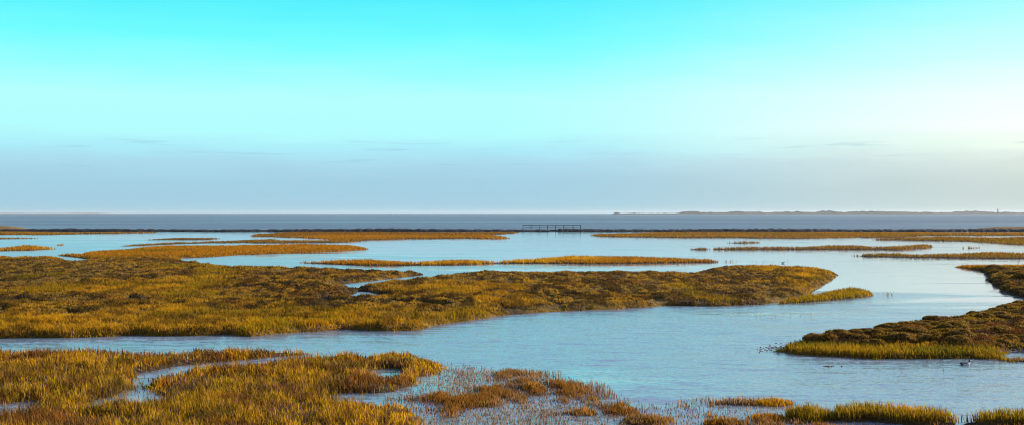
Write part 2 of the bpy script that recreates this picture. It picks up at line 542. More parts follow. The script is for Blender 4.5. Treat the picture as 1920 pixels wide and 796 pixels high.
def c_front_soil(x, y):
    return mixc(MUD, BROWN * 0.6, sstep(0.4, 0.7, fbm(x / 1.5, y / 1.5, 72, 3)))


def c_front(x, y):
    n1 = fbm(x / 3.5, y / 4.5, 91, 4); n2 = fbm(x / 1.2, y / 1.4, 92, 3); n3 = fbm(x / 6, y / 7, 93, 3)
    px, py = to_px(x, y)
    c = mixc(GOLD, YGREEN, 0.8 * sstep(0.50, 0.66, n1))
    c = mixc(c, ORANGE, 0.8 * sstep(0.50, 0.62, n3))
    c = mixc(c, GREEN * 1.2, 0.6 * sstep(0.62, 0.74, n2))
    n4 = fbm(x / 0.14, y / 0.5, 96, 2)
    c = mixc(c, BROWN * 0.8, 0.85 * sstep(0.52, 0.62, n4)); c = mixc(c, GOLD * 1.15, 0.7 * sstep(0.44, 0.32, n4))
    c = mixc(c, MAROON * 1.3, 0.75 * np.clip(sstep(664, 650, py + 12 * (n2 - 0.5)) * sstep(420, 150, px) + sstep(0.62, 0.74, fbm(x / 2.4, y / 2, 95, 3)), 0, 1))
    c = mixc(c, DARK * 2.0, 0.6 * sstep(0.60, 0.68, fbm(x / 0.7, y / 2.2, 98, 3)))  # dark gaps in the grass painted as shade on the blades
    c = mixc(c, STRAW, (rng.uniform(0, 1, x.shape) < 0.10) * 0.8)
    return c


o = land_mesh('near_marsh', front, z_front, c_front_soil, cstep=6.0, rowmin=0.22, rowk=0.3, mat=M_SOIL)
tag(o, 'low muddy marsh in the lower left cut by a narrow channel', 'marsh', kind='structure')


def thin_front(x, y, s):
    g = fbm(x / 1.6, y / 2.2, 97, 3)
    return np.clip(0.30 + 1.0 * sstep(0.34, 0.56, g), 0, 1) * np.clip(0.45 + s / 1.0, 0.10, 1)


S = scatter(front, 300, ref=45, power=1.6, sdmin=-0.6, extra=thin_front)
Z = z_front(S[:, 0], S[:, 1], S[:, 2])
g = fbm(S[:, 0] / 1.6, S[:, 1] / 2.2, 97, 3)
hgt = (0.14 + 0.105 * sstep(0.3, 0.65, g)) * (1 - 0.35 * sstep(640, 760, to_px(S[:, 0], S[:, 1])[0])) * rng.gamma(7.0, 1 / 7.0, len(S)).clip(0.4, 2.0) * np.clip(S[:, 2] / 1.0 + 0.75, 0.5, 1)
me = blades_mesh('cordgrass', np.stack([S[:, 0], S[:, 1], np.maximum(Z, -0.05)], 1), hgt, 0.028 * np.clip(S[:, 1] / 40, 0.8, 2), c_front(S[:, 0], S[:, 1]), lean=np.where(rng.uniform(0, 1, len(S)) < 0.2, 0.95, 0.26), jitter=0.30)
print('front blades', len(S))
tag(link_mesh('cordgrass', me, M_BLADE), 'dense golden cordgrass over the lower left marsh', 'grass', kind='stuff')

# ---- right bank: dark mounds behind a green-gold grass fringe
right = Land([RIGHT], 0.40, [[(1872, 665), (1895, 657), (1940, 655), (1940, 664), (1900, 667)]], rough=0.30, rscale=2.0, seed=9)


def r_fringe(x, y):
    px, py = to_px(x, y)
    line = 643 + 10 * sstep(1500, 1850, px) + 8 * (fbm(x / 3, y / 3, 33, 3) - 0.5)
    a = sstep(line - 3, line + 3, py) * sstep(1960, 1880, px + 40 * (fbm(x / 2, y / 2, 34, 2) - 0.5))
    b = sstep(505, 497, py)
    return np.maximum(a, b)


def z_right(x, y, s):
    k = np.clip(y / 90.0, 0.5, 3.0)
    e = sstep(-0.45 * k, 0.5 * k, s)
    fr = r_fringe(x, y)
    m = domes(x, y, 1.2, 65) * 0.32 * (1 - fr)
    return -0.25 + e * (0.36 + 0.06 * (1 - fr)) + sstep(0.0, 0.9, s) * m


def c_right_soil(x, y):
    n = fbm(x / 2, y / 2, 73, 3)
    return mixc(mixc(MUD, MAROON * 0.7, sstep(0.4, 0.65, n)), BROWN, 0.4 * r_fringe(x, y))


def c_right(x, y):
    fr = r_fringe(x, y)
    n1 = fbm(x / 2.5, y / 2.5, 101, 3); n2 = fbm(x / 5, y / 6, 102, 3)
    low = mixc(mixc(OLIVE * 0.9, MAROON, sstep(0.45, 0.65, n1)), DARK, 0.9 * sstep(0.42, 0.54, fbm(x / 1.2, y / 3.0, 103, 3)))  # shaded hollows between the mounds painted into the growth colour
    hi = mixc(mixc(YGREEN, OLIVE, 0.4), GOLD * 0.85, sstep(0.50, 0.66, n2)); hi = mixc(hi, GREEN, 0.7 * sstep(0.42, 0.6, n1))
    hi = mixc(hi, ORANGE, sstep(512, 498, to_px(x, y)[1]) * 0.8)
    return mixc(low, hi, fr)


o = land_mesh('right_marsh', right, z_right, c_right_soil, cstep=4.0, rowmin=0.25, rowk=0.3, mat=M_SOIL)
tag(o, 'dark marsh bank on the right reaching into the creek', 'marsh', kind='structure')
S = scatter(right, 230, ref=50, power=1.5, sdmin=-0.15)
fr = r_fringe(S[:, 0], S[:, 1])
Z = z_right(S[:, 0], S[:, 1], S[:, 2])
hgt = (0.10 + 0.13 * fr) * rng.uniform(0.6, 1.4, len(S)) * np.clip(S[:, 2] / 0.6 + 0.6, 0.4, 1)
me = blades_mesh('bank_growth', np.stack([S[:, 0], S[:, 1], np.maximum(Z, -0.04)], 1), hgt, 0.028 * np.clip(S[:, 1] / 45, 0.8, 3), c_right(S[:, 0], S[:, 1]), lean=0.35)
print('right blades', len(S))
tag(link_mesh('bank_growth', me, M_BLADE), 'dark undergrowth and yellow green grass fringe on the right bank', 'marsh plants', kind='stuff')


def tussock_mesh(seed):
    r = np.random.default_rng(seed)
    n = 2600
    # blades that clothe a low dome combed towards one side
    a = r.uniform(0, 2 * np.pi, n); q = np.sqrt(r.uniform(0, 1, n))
    x = q * np.cos(a); y = q * np.sin(a)
    z = 0.40 * np.sqrt(np.clip(1 - q ** 2.4, 0, 1)) * (0.55 + 0.9 * vnoise(x * 2.2 + seed, y * 2.2, seed))
    P = np.stack([x * 1.0, y * 0.8, z], 1)
    tone = fbm(x * 1.5 + seed * 3, y * 1.5, seed, 3)
    c = mixc(OLIVE * 1.1, TAN * 1.15, sstep(0.38, 0.6, tone)); c = mixc(c, DARK * 1.3, (r.uniform(0, 1, n) < 0.22) * 0.9); c = mixc(c, BROWN, (r.uniform(0, 1, n) < 0.2) * 0.8)
    me = blades_mesh('tussock_growth', P, r.uniform(0.05, 0.16, n), 0.04, c, lean=0.8, jitter=0.28)
    # solid heart of the tussock
    bm = bmesh.new()
    bmesh.ops.create_uvsphere(bm, u_segments=24, v_segments=12, radius=1.0)
    V = np.array([v.co[:] for v in bm.verts])
    rr = np.hypot(V[:, 0], V[:, 1])
    for v, k in zip(bm.verts, rr):
        s = 0.55 + 0.9 * float(vnoise(np.array([v.co.x * 2.2 + seed]), np.array([v.co.y * 2.2]), seed)[0])
        v.co = (v.co.x, v.co.y * 0.8, max(v.co.z, -0.3) * 0.40 * s)
    core = bpy.data.meshes.new('tussock_core'); bm.to_mesh(core); bm.free()
    for p in core.polygons: p.use_smooth = True
    ca = core.color_attributes.new('tint', 'FLOAT_COLOR', 'POINT')
    for d in ca.data: d.color = (*(BROWN * 0.4), 1)
    core.materials.append(M_SOIL)
    me.materials.append(M_BLADE)
    return core, me


variants = [tussock_mesh(200 + k) for k in range(5)]
placed = []
cand = rng.uniform(0, 1, (9000, 2))
(xa, ya), (xb, yb) = right.bounds()
for u, v in cand:
    y = 52 + (128 - 52) * v ** 1.3
    x = (0.2 + u * 0.36) * y
    X1, Y1 = np.array([x]), np.array([y])
    s = right.sd(X1, Y1)[0]
    if s < 0.40 or r_fringe(X1, Y1)[0] > 0.15: continue
    px, py = to_px(x, y)
    if px > 2060: continue
    rad = random.uniform(0.50, 1.05) * (0.85 + 0.25 * (y / 90)) * min(1.0, 0.45 + s * 0.4)
    if any((x - a) ** 2 + ((y - b) * 0.9) ** 2 < (0.80 * (rad + c)) ** 2 for a, b, c in placed): continue
    placed.append((x, y, rad))
    if len(placed) >= 280: break
print('tussocks', len(placed))
for i, (x, y, rad) in enumerate(placed):
    core, fur = variants[i % 5]
    t = empty('tussock', (x, y, float(z_right(np.array([x]), np.array([y]), np.array([2.0]))[0]) - 0.10), random.uniform(-0.5, 0.5))
    t.scale = (rad, rad * random.uniform(0.8, 1.1), rad * random.uniform(0.60, 0.95))
    tag(t, 'rounded olive tussock packed among others on the dark right bank', 'tussock', 'rounded tussocks on the dark right bank')
    link_mesh('mound', core, None, t); link_mesh('blades', fur, None, t)


# ---- thin islands and far shores
def simple_island(name, outlines, H, label, colour, hg, seed, per=60, ref=60, rough=0.10, rscale=4.0, wide=0.05, ground_h=0.10, mounds=0.0, ragged=0.75):
    L = Land(outlines, H, [], rough=rough, rscale=rscale, seed=seed, ragged=ragged)

    def zf(x, y, s):
        k = np.clip(y / 90.0, 0.5, 4.0)
        e = sstep(-0.4 * k, 0.6 * k, s)
        return -0.18 + e * (0.18 + ground_h) + sstep(0, 1.0 * k, s) * (mounds * domes(x, y, 2.2 * max(1, k.mean() * 0.6), seed) + 0.06 * fbm(x / 5, y / 5, seed, 3))

    def soil(x, y):
        c = colour(x, y)
        return mixc(MUD * 1.2, BROWN * 0.7, 0.6 * sstep(0.4, 0.7, fbm(x / 6, y / 6, seed + 3, 3)))
    o = land_mesh(name, L, zf, soil, cstep=4.0, rowmin=0.4, rowk=0.22, mat=M_SOIL)
    tag(o, label, 'marsh', kind='structure')
    S = scatter(L, per, ref=ref, power=1.5, sdmin=0.15)
    if len(S):
        Z = zf(S[:, 0], S[:, 1], S[:, 2])
        ok = Z > -0.03
        S, Z = S[ok], Z[ok]
        me = blades_mesh('marsh_grass', np.stack([S[:, 0], S[:, 1], Z], 1), hg * rng.uniform(0.5, 1.3, len(S)), wide * np.clip(S[:, 1] / 100, 0.5, 6),
                         colour(S[:, 0], S[:, 1]), lean=0.35)
        print(name, len(S))
        tag(link_mesh('marsh_grass', me, M_BLADE), 'grass covering the ' + label.split(' with')[0], 'grass', kind='stuff')
    return L


def col_orange(x, y):
    n = fbm(x / 8, y / 10, 111, 3)
    return mixc(mixc(ORANGE, GOLD, sstep(0.4, 0.6, n)), BROWN, 0.5 * sstep(0.55, 0.7, fbm(x / 15, y / 20, 112, 3)))


def col_rust(x, y):
    return mixc(mixc(BROWN, ORANGE, sstep(0.4, 0.65, fbm(x / 0.5, y / 0.8, 119, 3))), STRAW, 0.5 * sstep(0.45, 0.6, fbm(x / 0.3, y / 0.3, 120, 2)))


def col_far(x, y):
    n = fbm(x / 20, y / 30, 113, 3)
    c = mixc(mixc(BROWN, TAN, 0.4 * sstep(0.4, 0.6, fbm(x / 60, y / 12, 118, 3))), ORANGE, 0.55 * sstep(0.45, 0.65, n))
    return mixc(c, OLIVE * 0.8, 0.7 * sstep(0.45, 0.62, fbm(x / 45, y / 14, 114, 3)))


def col_far_gold(x, y):
    n = fbm(x / 20, y / 40, 115, 3)
    px, py = to_px(x, y)
    return mixc(ORANGE, BROWN, np.clip(sstep(443, 437, py) + 0.6 * sstep(0.5, 0.65, n), 0, 1))


def col_strip(x, y):
    n = fbm(x / 2, y / 2.5, 116, 3)
    return mixc(mixc(GOLD * 0.9, mixc(YGREEN, OLIVE, 0.4), sstep(0.30, 0.48, n)), GREEN, 0.7 * sstep(0.55, 0.7, fbm(x / 3, y / 3, 117, 3)))


simple_island('thin_marsh', CHAIN, 0.28, 'long thin orange grass island chain in the middle distance', col_orange, 0.30, 121, per=70, ref=80)
simple_island('spit_marsh', SPIT, 0.22, 'small grassy spit beyond the tip of the middle island', col_strip, 0.27, 122, per=120, ref=60, rscale=2.0, ragged=0.2)
simple_island('near_strip', STRIP, 0.30, 'green gold grass strip along the lower right corner', col_strip, 0.26, 123, per=340, ref=45, rough=0.5, rscale=1.6, wide=0.05, ragged=0.0)
simple_island('left_islet', FAR['left_islet'], 0.2, 'small tan islet at the far left', col_orange, 0.35, 124)
simple_island('left_shore', FAR['left_shore'], 0.2, 'brown marsh edge under the stone bank at far left', col_far, 0.3, 125)
simple_island('orange_shore', FAR['orange_shore'], 0.2, 'broad orange marsh flat left of the footbridge', col_far_gold, 0.3, 126)
simple_island('thin_strand', FAR['thin_strand'], 0.1, 'thin brown strand behind the middle island', col_far, 0.2, 127)
simple_island('wide_shore', FAR['wide_shore'], 0.2, 'broad tan marsh flat right of the footbridge', col_far, 0.3, 128)
simple_island('outer_shore', FAR['outer_shore'], 0.2, 'brown marsh flat at the far right', col_far, 0.3, 129)
simple_island('long_strand', FAR['long_strand'], 0.2, 'long narrow brown strand in the right middle distance', col_far, 0.35, 130)
simple_island('low_strand', FAR['low_strand'], 0.2, 'low olive strand at the right edge', col_far, 0.3, 131)

# ---- flooded stems in the lower middle
STEMS = [[(838, 690), (830, 678), (900, 686), (960, 688), (1020, 692), (1045, 704), (1100, 712), (1125, 722), (1150, 738), (1230, 752), (1290, 752), (1340, 742),
          (1400, 742), (1480, 748), (1560, 768), (1700, 792), (1920, 792), (2200, 792), (2200, 930), (700, 930), (800, 765), (740, 745), (790, 720)]]
stems = Land(STEMS, 0.12, [], rough=0.6, rscale=1.5, seed=17)


def stem_field(x, y):
    return fbm(x / 1.1, y / 2.2, 141, 4)


def z_stems(x, y, s):
    return -0.085 + 0.092 * sstep(0.42, 0.68, stem_field(x, y) + 0.05 * sstep(1330, 900, to_px(x, y)[0])) * sstep(-0.3, 1.2, s) + 0.03 * (fbm(x / 0.3, y / 0.3, 142, 2) - 0.5)


o = land_mesh('flooded_mud', stems, z_stems, lambda x, y: mixc(MUD * 1.5, BROWN * 0.7, fbm(x, y, 143, 3)), cstep=5.0, rowmin=0.16, rowk=0.3, mat=M_SOIL)
tag(o, 'half drowned mud flat in the lower middle', 'mud', kind='structure')


def stem_prob(x, y, s):
    px, py = to_px(x, y)
    left = sstep(1330, 900, px)
    g = stem_field(x, y) + 0.07 * left
    return np.clip(0.20 + 0.40 * left + 0.40 * sstep(0.46, 0.64, g), 0, 1) * np.clip(0.3 + s / 1.5, 0.1, 1)


S = scatter(stems, 430, ref=60, power=1.0, sdmin=-0.5, extra=stem_prob)
g = stem_field(S[:, 0], S[:, 1])
Z = np.maximum(z_stems(S[:, 0], S[:, 1], S[:, 2]), -0.03)
n3 = fbm(S[:, 0] / 2, S[:, 1] / 2, 144, 3)
c = mixc(STRAW, np.array([0.22, 0.11, 0.045]), sstep(0.4, 0.6, n3)); c = mixc(c, ORANGE * 0.8, 0.6 * sstep(0.52, 0.66, g))
c = mixc(c, MAROON, (rng.uniform(0, 1, len(S)) < 0.12) * 0.8)
hgt = (0.08 + 0.08 * sstep(0.5, 0.75, g)) * rng.uniform(0.5, 1.5, len(S))
me = blades_mesh('flooded_stems', np.stack([S[:, 0], S[:, 1], Z], 1), hgt, 0.024, c, lean=0.25)
print('stems', len(S))
tag(link_mesh('flooded_stems', me, M_BLADE), 'sparse pale brown stems standing in shallow water', 'stems', kind='stuff')


# ---- grass clumps that stand alone in the water
def clump_mesh(seed, rx, ry, n, h, colour):
    r = np.random.default_rng(seed)
    a = r.uniform(0, 2 * np.pi, n); q = r.uniform(0, 1, n) ** 0.6 * (0.85 + 0.3 * vnoise(np.cos(a) * 2 + seed, np.sin(a) * 2, seed))
    P = np.stack([q * np.cos(a) * rx, q * np.sin(a) * ry, np.full(n, 0.0)], 1)
    hh = 0.8 * h * r.gamma(7.0, 1 / 7.0, n).clip(0.4, 1.8) * (1.05 - 0.45 * np.clip(q, 0, 1))
    me = blades_mesh('grass_clump', P, hh, 0.028, colour(P[:, 0] + seed, P[:, 1]), lean=0.28)
    me.materials.append(M_BLADE)
    return me


CL = [((1517, 782), 0.70, 0.8, 1500, 0.38, col_strip, 'green gold grass clump standing in water just left of the lower right strip'),
      ((1445, 756), 0.75, 0.6, 700, 0.20, col_orange, 'flat tan grass clump at the water edge left of the green strip'),
      ((1000, 727), 0.45, 0.7, 650, 0.22, col_rust, 'squat orange grass clump within the flooded stems'),
      ((1385, 755), 0.60, 0.5, 420, 0.20, lambda x, y: mixc(STRAW, BROWN, fbm(x, y, 5, 2)), 'thin brown stem clump at the water edge by the flat tan clump'),
      ((1215, 790), 0.75, 0.7, 900, 0.24, col_rust, 'rusty grass clump at the bottom centre edge among flooded stems'),
      ((1440, 785), 0.55, 0.5, 500, 0.20, col_orange, 'low ochre clump just in front of the flat tan clump'),
      ((1355, 794), 0.60, 0.5, 600, 0.22, col_rust, 'ochre grass clump at the bottom edge right of centre'),
      ((1090, 774), 0.50, 0.5, 420, 0.18, col_rust, 'small brown clump in the middle of the flooded stems'),
      ((1910, 675), 0.55, 0.5, 400, 0.16, lambda x, y: mixc(TAN, STRAW, fbm(x, y, 6, 2)), 'pale sandy clump by the white pool at the right edge'),
      ((1842, 671), 0.35, 0.35, 350, 0.22, col_strip, 'little yellow clump at the end of the right bank fringe')]
for i, (pp, rx, ry, n, h, cf, lab) in enumerate(CL):
    x, y = ground(*pp)
    o = link_mesh('grass_clump', clump_mesh(300 + i * 7, rx, ry, n, h, cf))
    o.location = (x, y, 0.0)
    tag(o, lab, 'grass clump', 'grass clumps standing alone in the shallows')


def thin_reeds(name, outline, per, label, h=0.3):
    L = Land([outline], 0.1, [], rough=0.5, seed=19)
    S = scatter(L, per, ref=100, power=1.0, sdmin=-0.5, extra=lambda x, y, s: sstep(0.4, 0.6, fbm(x, y / 2, 151, 3)))
    me = blades_mesh(name, np.stack([S[:, 0], S[:, 1], np.full(len(S), -0.02)], 1), h * rng.uniform(0.4, 1.3, len(S)), 0.03, np.tile(STRAW * 0.8, (len(S), 1)), lean=0.3)
    tag(link_mesh(name, me, M_BLADE), label, 'stems', kind='stuff')


thin_reeds('drowned_stems', [(1350, 592), (1400, 586), (1520, 585), (1520, 592), (1430, 598)], 2.5, 'few drowned stems in open water below the middle island')
thin_reeds('drowned_stems', [(1640, 556), (1640, 545), (1665, 540), (1665, 550)], 6, 'few drowned stems off the grassy spit')
thin_reeds('drowned_stems', [(1380, 492), (1400, 486), (1470, 484), (1480, 490), (1420, 494)], 1.2, 'faint drowned stems at the end of the thin island chain', 0.35)
thin_reeds('drowned_stems', [(1640, 700), (1660, 690), (1760, 692), (1760, 700)], 3.0, 'few drowned stems in front of the right bank', 0.15)

# ------------------------------------------------------------------ stone bank between marsh and sea
M_STONE = plain('wet_dark_stone', (0.022, 0.020, 0.024), 0.7, 0.4, 0.6)
M_DUNE = soil_material('bank_soil')


def bank(name, px0, px1, d, top, width, label):
    n = int((px1 - px0) / 1.1)
    px = np.linspace(px0, px1, n)
    x = (px - CX) / F * d
    prof = [(-0.5, -0.3), (-0.42, 0.25), (-0.25, 0.75), (-0.08, 0.98), (0.08, 1.0), (0.25, 0.7), (0.42, 0.2), (0.5, -0.3)]
    rows = []
    endf = sstep(0, 6, np.arange(n)) * sstep(0, 6, np.arange(n)[::-1])
    for j, (o, hh) in enumerate(prof):
        jag = (vnoise(x / 0.9, np.full(n, j * 3.1), 163) - 0.5)
        z = hh * top(px) * (0.75 + 0.5 * vnoise(x / 1.1, np.full(n, j * 1.7), 161)) * (0.15 + 0.85 * endf)
        rows.append(np.stack([x, d + o * width + jag * 0.7, z if hh > 0 else np.full(n, hh)], 1))
    V = np.stack(rows, 0).reshape(-1, 3)
    idx = np.arange(len(V)).reshape(len(prof), n)
    q = np.stack([idx[:-1, :-1], idx[:-1, 1:], idx[1:, 1:], idx[1:, :-1]], -1).reshape(-1, 4)
    me = mesh_np(name, V, q.ravel(), np.arange(len(q)) * 4)
    o = link_mesh(name, me, M_STONE)
    tag(o, label, 'breakwater')
    return o


bank('stone_breakwater', -250, 1034, 412, lambda p: 0.72 + 0.12 * np.sin(p / 90), 7.0, 'long low dark stone breakwater running left from the footbridge')
bank('stone_breakwater', 1042, 2150, 412, lambda p: 0.75 + 0.10 * np.sin(p / 70), 7.0, 'long low dark stone breakwater running right from the footbridge')


def rise(name, outline_px, d0, d1, hz, col, label):
    """a long low grassy rise beyond the stone bank"""
    px = np.linspace(outline_px[0], outline_px[1], 160)
    dd = np.linspace(d0, d1, 14)
    P, D = np.meshgrid(px, dd)
    X = (P - CX) / F * D
    u = (P - outline_px[0]) / (outline_px[1] - outline_px[0]); v = (D - d0) / (d1 - d0)
    Z = -0.4 + (hz + 0.4) * sstep(0, 0.25, u) * sstep(0, 0.25, 1 - u) * sstep(0, 0.35, v) * sstep(0, 0.4, 1 - v) + 0.15 * fbm(X / 3, D / 3, 171, 3) * hz
    V = np.stack([X, D, Z], -1).reshape(-1, 3)
    idx = np.arange(len(V)).reshape(P.shape)
    q = np.stack([idx[:-1, :-1], idx[:-1, 1:], idx[1:, 1:], idx[1:, :-1]], -1).reshape(-1, 4)
    me = mesh_np(name, V, q.ravel(), np.arange(len(q)) * 4, col(V[:, 0], V[:, 1]), smooth=True)
    tag(link_mesh(name, me, M_SOIL), label, 'bank', kind='structure')


rise('sandy_rise', (-250, 90), 418, 470, 1.35, lambda x, y: mixc(TAN, BROWN, fbm(x / 6, y / 6, 172, 3)), 'low sandy rise beyond the breakwater at far left')
rise('grassy_rise', (1770, 2200), 416, 460, 1.1, lambda x, y: mixc(BROWN, OLIVE, fbm(x / 6, y / 6, 173, 3)) * 0.7, 'low brown rise beyond the breakwater at far right')

# ------------------------------------------------------------------ footbridge
M_TIMBER = plain('weathered_dark_timber', (0.05, 0.047, 0.050), 0.8, 0.3, 8.0)


def box_mesh(parts):
    bm = bmesh.new()
    for (cx, cy, cz, sx, sy, sz) in parts:
        r = bmesh.ops.create_cube(bm, size=1.0)
        for v in r['verts']:
            v.co = (cx + v.co.x * sx, cy + v.co.y * sy, cz + v.co.z * sz)
    bmesh.ops.bevel(bm, geom=bm.edges[:], offset=0.012, segments=1, affect='EDGES')
    me = bpy.data.meshes.new('part'); bm.to_mesh(me); bm.free()
    return me


BD = 428.0
bx = lambda p: (p - CX) / F * BD
x0, x1 = bx(979), bx(1087)
xc = 0.5 * (x0 + x1)
br = empty('footbridge', (xc, BD - 9, 0))
tag(br, 'dark timber footbridge with open railings crossing the gap in the breakwater', 'footbridge')
L = x1 - x0
link_mesh('deck', box_mesh([(0, 0, 0.36, L, 1.5, 0.16)] + [(0, s * 0.62, 0.14, L, 0.14, 0.34) for s in (-1, 1)]), M_TIMBER, br)
for s in (-1, 1):
    link_mesh('handrail', box_mesh([(0.0, s * 0.70, 1.98, L - 0.2, 0.12, 0.13)]), M_TIMBER, br)
    link_mesh('handrail', box_mesh([(0.0, s * 0.70, 1.22, L - 0.2, 0.05, 0.05)]), M_TIMBER, br)
    for p in (980, 993, 996.5, 1011, 1025, 1040, 1055, 1072, 1085.5):
        link_mesh('post', box_mesh([(bx(p) - xc, s * 0.70, 1.17, 0.13, 0.13, 1.5)]), M_TIMBER, br)
for p in (988, 1012, 1033, 1054, 1078):
    link_mesh('pile', box_mesh([(bx(p) - xc, s * 0.5, -0.1, 0.22, 0.22, 0.74) for s in (-1, 1)]), M_TIMBER, br)

# ------------------------------------------------------------------ birds
M_WHITE = plain('white_plumage', (0.80, 0.80, 0.78), 0.7, 0.05)
M_BLACK = plain('black_plumage', (0.012, 0.014, 0.014), 0.5, 0.2)
M_GREY = plain('grey_plumage', (0.28, 0.28, 0.29), 0.7, 0.15)
M_BILL = plain('horn_bill', (0.35, 0.10, 0.03), 0.4, 0.1)


def loft(spine, radii, seg=14):
    """one continuous skin through rings along a spine in the x-z plane; radii = (across, along the ring's up axis)"""
    bm = bmesh.new(); rings = []
    n = len(spine)
    for i in range(n):
        a = spine[max(i - 1, 0)]; b = spine[min(i + 1, n - 1)]
        tx, tz = b[0] - a[0], b[1] - a[1]; l = math.hypot(tx, tz) + 1e-9; tx /= l; tz /= l
        ring = []
        for k in range(seg):
            t = 2 * math.pi * k / seg
            u = math.cos(t) * radii[i][1]; w = math.sin(t) * radii[i][0]
            ring.append(bm.verts.new((spine[i][0] - tz * u, w, spine[i][1] + tx * u)))
        rings.append(ring)
    for r0, r1 in zip(rings, rings[1:]):
        for k in range(seg):
            bm.faces.new((r0[k], r0[(k + 1) % seg], r1[(k + 1) % seg], r1[k]))
    bm.faces.new(rings[0][::-1]); bm.faces.new(rings[-1])
    bmesh.ops.recalc_face_normals(bm, faces=bm.faces[:])
    return bm


def bird_mesh(name, spine, radii, pick, mats):
    bm = loft(spine, radii)
    for f in bm.faces:
        f.material_index = pick(f.calc_center_median()); f.smooth = True
    me = bpy.data.meshes.new(name); bm.to_mesh(me); bm.free()
    for m in mats: me.materials.append(m)
    return me


dk_spine = [(-0.235, 0.085), (-0.20, 0.075), (-0.14, 0.055), (-0.05, 0.045), (0.05, 0.05), (0.12, 0.065), (0.150, 0.10), (0.158, 0.135),
            (0.165, 0.165), (0.185, 0.185), (0.208, 0.182), (0.222, 0.176), (0.245, 0.171), (0.262, 0.168)]
dk_r = [(0.012, 0.005), (0.04, 0.02), (0.075, 0.05), (0.095, 0.072), (0.092, 0.075), (0.07, 0.062), (0.042, 0.046), (0.030, 0.034),
        (0.031, 0.034), (0.033, 0.034), (0.026, 0.026), (0.014, 0.013), (0.010, 0.006), (0.006, 0.003)]


def duck_pick(c):
    if c.x > 0.217: return 3
    if c.z > 0.135 and c.x > 0.13: return 1
    if c.x > 0.06: return 0
    if c.z > 0.10: return 2
    return 0 if c.x > -0.15 else 1


x, y = ground(1810, 683)
duck = link_mesh('duck', bird_mesh('duck', dk_spine, dk_r, duck_pick, [M_WHITE, M_BLACK, M_GREY, M_BILL]))
duck.location = (x, y, -0.02); duck.rotation_euler = (0, 0, 0.15)
duck.scale = (1.05, 1.05, 1.05)
tag(duck, 'duck with black head and white breast swimming by the right bank', 'duck')
for s in (-1, 1):
    bm = loft([(-0.20, 0.095), (-0.14, 0.09), (-0.05, 0.085), (0.03, 0.085), (0.07, 0.08)], [(0.004, 0.004), (0.010, 0.022), (0.014, 0.034), (0.013, 0.032), (0.005, 0.010)], 10)
    for v in bm.verts: v.co.y += s * 0.082
    me = bpy.data.meshes.new('wing'); bm.to_mesh(me); bm.free()
    link_mesh('wing', me, M_GREY, duck)

gl_spine = [(-0.24, 0.17), (-0.18, 0.16), (-0.09, 0.15), (0.0, 0.15), (0.08, 0.17), (0.13, 0.21), (0.16, 0.25), (0.20, 0.265), (0.225, 0.26), (0.27, 0.25)]
gl_r = [(0.02, 0.006), (0.035, 0.02), (0.065, 0.055), (0.08, 0.075), (0.065, 0.06), (0.038, 0.038), (0.034, 0.036), (0.03, 0.032), (0.014, 0.014), (0.004, 0.004)]
gull_me = bird_mesh('gull', gl_spine, gl_r, lambda c: 1 if c.x > 0.225 else (2 if (c.z > 0.19 and c.x < 0.06) or c.x < -0.2 else 0), [M_WHITE, M_BILL, M_GREY])
leg_bm = bmesh.new()
for s in (-1, 1):
    r = bmesh.ops.create_cone(leg_bm, cap_ends=True, segments=6, radius1=0.008, radius2=0.01, depth=0.14)
    for v in r['verts']: v.co += __import__('mathutils').Vector((0.0, s * 0.03, 0.06))
leg_me = bpy.data.meshes.new('legs'); leg_bm.to_mesh(leg_me); leg_bm.free(); leg_me.materials.append(M_BILL)
GULLS = [((53, 439), 'pair'), ((143, 438), ''), ((25, 447), ''), ((925, 447), ''), ((938, 447), ''), ((1195, 444), ''), ((1286, 444), ''), ((1468, 493), ''), ((419, 466), '')]
GLAB = ['white gull on the tan shore at the far left', 'white gull at the water edge under the far left breakwater', 'white gull on the dark mud line at the far left edge',
        'left of two white gulls on the mud left of the footbridge', 'right of two white gulls on the mud left of the footbridge', 'white gull at the left end of the tan flat right of the footbridge',
        'white gull midway along the tan flat right of the footbridge', 'white gull on water behind the tip of the middle island', 'pale gull resting on the orange spit at left']
for ((px, py), _), lab in zip(GULLS, GLAB):
    x, y = ground(px, py)
    z = 0.16 if lab.startswith(('white gull on the tan', 'pale gull', 'white gull mid', 'white gull at the left end')) else 0.0
    if lab.find('on water') > 0: z = -0.12
    g = link_mesh('gull', gull_me); g.location = (x, y, z + 0.02); g.rotation_euler = (0, 0, random.choice((0, math.pi)) + random.uniform(-0.6, 0.6)); g.scale = (1.2,) * 3
    tag(g, lab, 'gull', 'white gulls scattered over the far flats')

# ------------------------------------------------------------------ floating weed and foam at the tip of the right bank
def blobs(name, pts, rlo, rhi, mat, flat=0.5):
    bm = bmesh.new()
    for (x, y) in pts:
        r = bmesh.ops.create_icosphere(bm, subdivisions=1, radius=random.uniform(rlo, rhi))
        sx = random.uniform(0.8, 1.6)
        for v in r['verts']:
            v.co = (x + v.co.x * sx, y + v.co.y, 0.01 + v.co.z * flat * random.uniform(0.7, 1.2))
    me = bpy.data.meshes.new(name); bm.to_mesh(me); bm.free()
    return link_mesh(name, me, mat)


